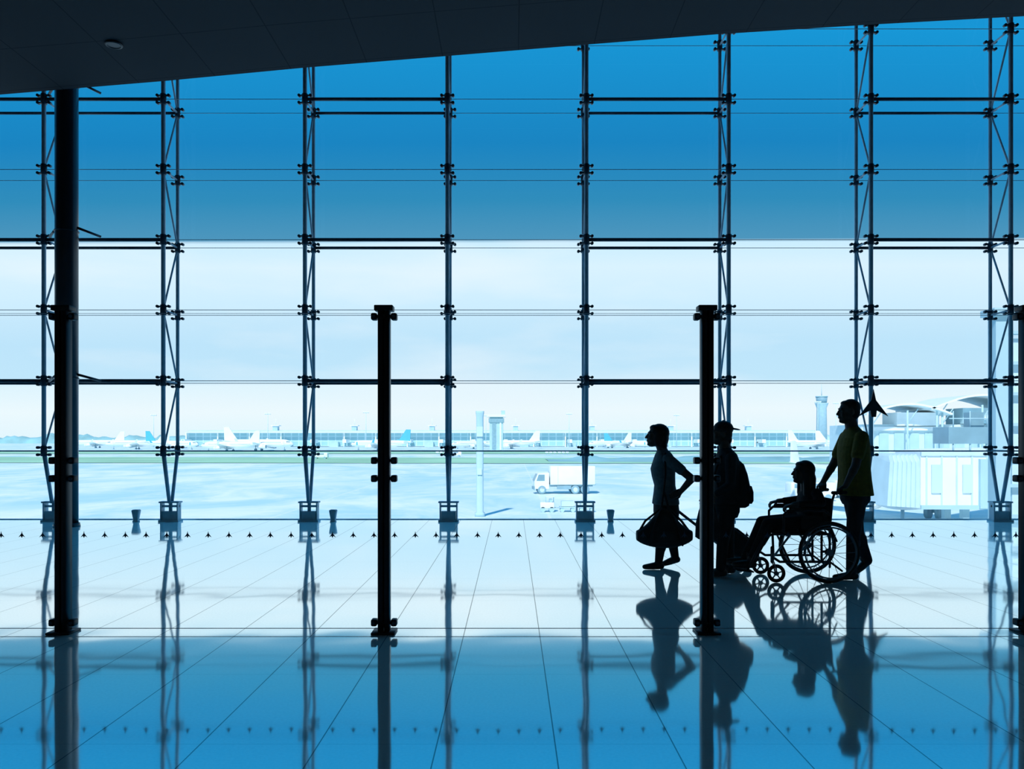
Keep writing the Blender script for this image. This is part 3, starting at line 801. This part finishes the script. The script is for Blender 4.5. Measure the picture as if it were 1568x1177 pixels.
b.torso([(0, 0, 5, 5), (0, 38, 4.4, 4.4), (0, 42, 5.8, 5.8), (0, 43, 6.2, 6.2)], 0, 16, 3)
b.torso([(0, 43, 5.2, 5.2), (0, 49, 6.0, 6.0)], 1, 8, 2); b.torso([(0, 49, 6.4, 6.4), (0, 50, 6.2, 6.2)], 0, 8, 2)
b.cyl((0, 0, 50), (0, 0, 62), .35, .15, 0, 6); b.box((0, 6, 3), (26, 18, 6), 2)
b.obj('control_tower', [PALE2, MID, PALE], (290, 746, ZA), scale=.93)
for x, y, h in [(-270, 600, 24), (-184, 600, 25), (-20, 610, 24), (43, 600, 25), (124, 600, 24), (215, 560, 32), (244, 600, 33), (-110, 600, 26)]:
    b = MB(); b.cyl((0, 0, 0), (0, 0, h), .35, .18, 0, 8); b.box((0, 0, h), (4.5, .5, .4), 0)
    for k in range(4): b.box((-1.8+k*1.2, -.4, h+.5), (.9, .4, .7), 1)
    b.obj('floodlight_mast', [PALE, WHITE], (x, y, ZA))
for x, y in [(14, 320), (19, 320), (-30, 320)]:
    b = MB()
    for k in range(3): b.box((k*1.6, 0, 1.0), (1.2, .3, .5), 0); b.box((k*1.6, 0, .4), (.2, .3, .8), 1)
    b.obj('taxiway_sign', [WHITE, MID], (x, y, ZA))

jb = empty('jet_bridge', (0, 43.5, 0))
b = MB()
b.box((27.3, 0, -.78), (11.4, 2.8, 3.0), 0)
for i in range(15): b.box((21.9+i*.8, -1.42, -.78), (.08, .06, 3.0), 1)
b.box((27.3, -1.43, .62), (11.4, .1, .2), 1); b.box((27.3, -1.43, -2.2), (11.4, .1, .22), 2)
for x0, w in ((22.4, .5), (24.05, .5), (26.4, 1.2)): b.box((x0, -1.45, -.7), (w, .06, 1.5), 1)
b.box((24.9, -1.5, -.95), (.5, .2, 2.6), 2)
b.box((24.5, -.2, 1.6), (2.4, 1.6, .9), 3); b.box((25.1, -.2, 2.4), (.7, .7, .9), 3)
for x in (23.6, 24.5, 25.4): b.cyl((x, -.9, .7), (x, -.9, 1.4), .05, None, 2, 6); b.cyl((x, -.9, 2.05), (x, -.9, 2.9), .03, None, 2, 6)
b.path([(23.4, -.9, 2.5), (25.6, -.9, 2.5)], .03, 2)
b.obj('tunnel', [WHITE, PALE, PALE2, DARKW], parent=jb)
b = MB(); R = []
for i in range(15):
    x = 21.7-i*.11; d = 0 if i % 2 else .12; k = i/14
    hw = 1.35-d; zt = .62-d; zb = -2.25+.1*k
    R.append([(x-.25*k, -hw, zb), (x-.1*k, -hw, zt-.35), (x, -hw*.7, zt), (x, hw*.7, zt), (x-.1*k, hw, zt-.35), (x-.25*k, hw, zb)])
b.loft(R, 0, False)
b.obj('bellows', [PALE], parent=jb)
b = MB()
for x in (24.2, 29.5):
    for y in (-.9, .9): b.box((x, y, -3.4), (.35, .35, 2.4), 0)
    b.box((x, 0, -3.9), (.5, 2.4, .4), 0)
    for y in (-1.1, 1.1): b.cyl((x-.2, y-.2, -4.3), (x-.2, y+.2, -4.3), .5, None, 0, 16)
b.obj('support_legs', [MID], parent=jb)
b = MB()
b.box((0, 0, 5.45), (.55, .5, 10.9), 0); b.box((.75, .3, 5), (.4, .4, 10), 1)
for k in range(9): b.box((.35, 0, 1.0+k*1.15), (1.1, .3, .12), 2)
b.box((.3, 0, 10.95), (1.5, .9, .25), 2)
b.obj('gate_pylon', [PALE2, PALE, PALE2], (18.35, 30, ZA))
pr = empty('pier_building', (78, 150, ZA))
b = MB(); b.box((6, 10, 4.5), (34, 16, 9), 0)
for i in range(12): b.box((-10+i*2.9, 1.9, 4.6), (1.8, .2, 5.5), 1)
b.box((4, 1.7, 8.2), (31, .6, .7), 2)
b.box((-1, 4, 10), (8, 6, 2.5), 2); b.box((12, 4, 10.6), (9, 6, 3), 1)
b.obj('block', [PALE, PALE2, WHITE], parent=pr)
b = MB()
for x0, x1, z0, h in ((-12, 4, 11.0, 1.9), (0, 20, 12.0, 2.6), (10, 26, 10.2, 1.6)):
    A = [(x0+(x1-x0)*k/12, z0+h*math.sin(pi*k/12)) for k in range(13)]
    prof = A+[(x, z-.35) for x, z in reversed(A)]
    b.poly([(x, -2, z) for x, z in prof], (0, 14, 0), 0)
    for xx in (x0+1.5, (x0+x1)/2, x1-1.5): b.cyl((xx, -1, 0), (xx, -1, z0+.6), .18, None, 1, 8); b.cyl((xx, -1, z0-2), (xx+2, -1, z0+.9), .1, None, 1, 6)
b.obj('canopies', [WHITE, PALE2], parent=pr)
for x, y in ((30, 80), (36, 84), (-60, 250), (50, 200), (-20, 280)):
    b = MB(); b.bbox((0, 0, 1.15), (4.6, 1.9, 1.5), 0, None, .2, 3); b.bbox((-.4, 0, 1.55), (3.2, 1.94, .5), 1, None, .06, 1)
    b.box((-2.1, 0, .6), (.5, 1.8, .5), 0)
    for xx in (-1.4, 1.4):
        for yy in (-.85, .85): b.cyl((xx, yy-.12, .36), (xx, yy+.12, .36), .36, None, 1, 14)
    b.obj('service_van', [WHITE, MID], (x, y, ZA))

# ------------------------------------------------------------------ world
w = bpy.data.worlds.new('sky'); sc.world = w; w.use_nodes = True; nt = w.node_tree; nt.nodes.clear()
out = nt.nodes.new('ShaderNodeOutputWorld'); bg = nt.nodes.new('ShaderNodeBackground')
tc = nt.nodes.new('ShaderNodeTexCoord'); sp = nt.nodes.new('ShaderNodeSeparateXYZ')
nt.links.new(tc.outputs['Generated'], sp.inputs[0])
ay = M(nt, 'MAXIMUM', M(nt, 'ABSOLUTE', sp.outputs['Y']), .05)
el = M(nt, 'DIVIDE', sp.outputs['Z'], ay)
tilt = M(nt, 'MULTIPLY', M(nt, 'DIVIDE', sp.outputs['X'], ay), -.004)
fac = M(nt, 'DIVIDE', M(nt, 'ADD', el, tilt), .6)
rp = nt.nodes.new('ShaderNodeValToRGB'); cr = rp.color_ramp
def lin(r, g, b_): return tuple(((c/255+.055)/1.055)**2.4 if c > 10 else c/255/12.92 for c in (r, g, b_))+(1,)
stops = [(0, lin(228, 249, 255)), (.06, lin(240, 252, 255)), (.115, lin(226, 247, 255)), (.122, lin(196, 233, 252)), (.2, lin(193, 231, 252)),
         (.28, lin(206, 237, 254)), (.36, lin(218, 242, 255)), (.412, lin(203, 237, 254)), (.4165, lin(78, 150, 188)), (.50, lin(48, 140, 186)), (.62, lin(26, 132, 192)), (.85, lin(24, 150, 212)), (1, lin(26, 140, 206))]
while len(cr.elements) < len(stops): cr.elements.new(.5)
for e, (p, c) in zip(cr.elements, stops): e.position = p; e.color = c
nt.links.new(fac, rp.inputs['Fac'])
mp = nt.nodes.new('ShaderNodeMapping'); mp.inputs['Scale'].default_value = (2.2, 1, 9)
nt.links.new(tc.outputs['Generated'], mp.inputs[0])
nz = nt.nodes.new('ShaderNodeTexNoise'); nz.inputs['Scale'].default_value = 1.6; nz.inputs['Detail'].default_value = 5
nt.links.new(mp.outputs[0], nz.inputs['Vector'])
cl = nt.nodes.new('ShaderNodeMapRange'); cl.inputs[1].default_value = .48; cl.inputs[2].default_value = .72; cl.inputs[3].default_value = 0; cl.inputs[4].default_value = .55
nt.links.new(nz.outputs['Fac'], cl.inputs[0])
low = M(nt, 'LESS_THAN', fac, .4155)
cf = M(nt, 'MULTIPLY', cl.outputs[0], low)
mix = nt.nodes.new('ShaderNodeMix'); mix.data_type = 'RGBA'
nt.links.new(cf, mix.inputs[0]); nt.links.new(rp.outputs['Color'], mix.inputs[6]); mix.inputs[7].default_value = lin(238, 249, 255)
nt.links.new(mix.outputs[2], bg.inputs['Color']); bg.inputs['Strength'].default_value = 1.04
nt.links.new(bg.outputs[0], out.inputs['Surface'])
sd = bpy.data.lights.new('sun', 'SUN'); sd.energy = 3.5; sd.angle = .03; sd.color = (1, .99, .97)
so = bpy.data.objects.new('sun', sd); sc.collection.objects.link(so); so.rotation_euler = (math.radians(42), 0, math.radians(-18)); so.location = (0, -10, 30)

# ------------------------------------------------------------------ camera
cam = bpy.data.cameras.new('camera'); co = bpy.data.objects.new('camera', cam); sc.collection.objects.link(co)
co.location = (0, 0, 1.4); co.rotation_euler = (math.pi/2, 0, 0)
cam.sensor_width = 36; cam.lens = 28.0; cam.shift_y = .0533; cam.clip_end = 8000; cam.clip_start = .05
sc.camera = co
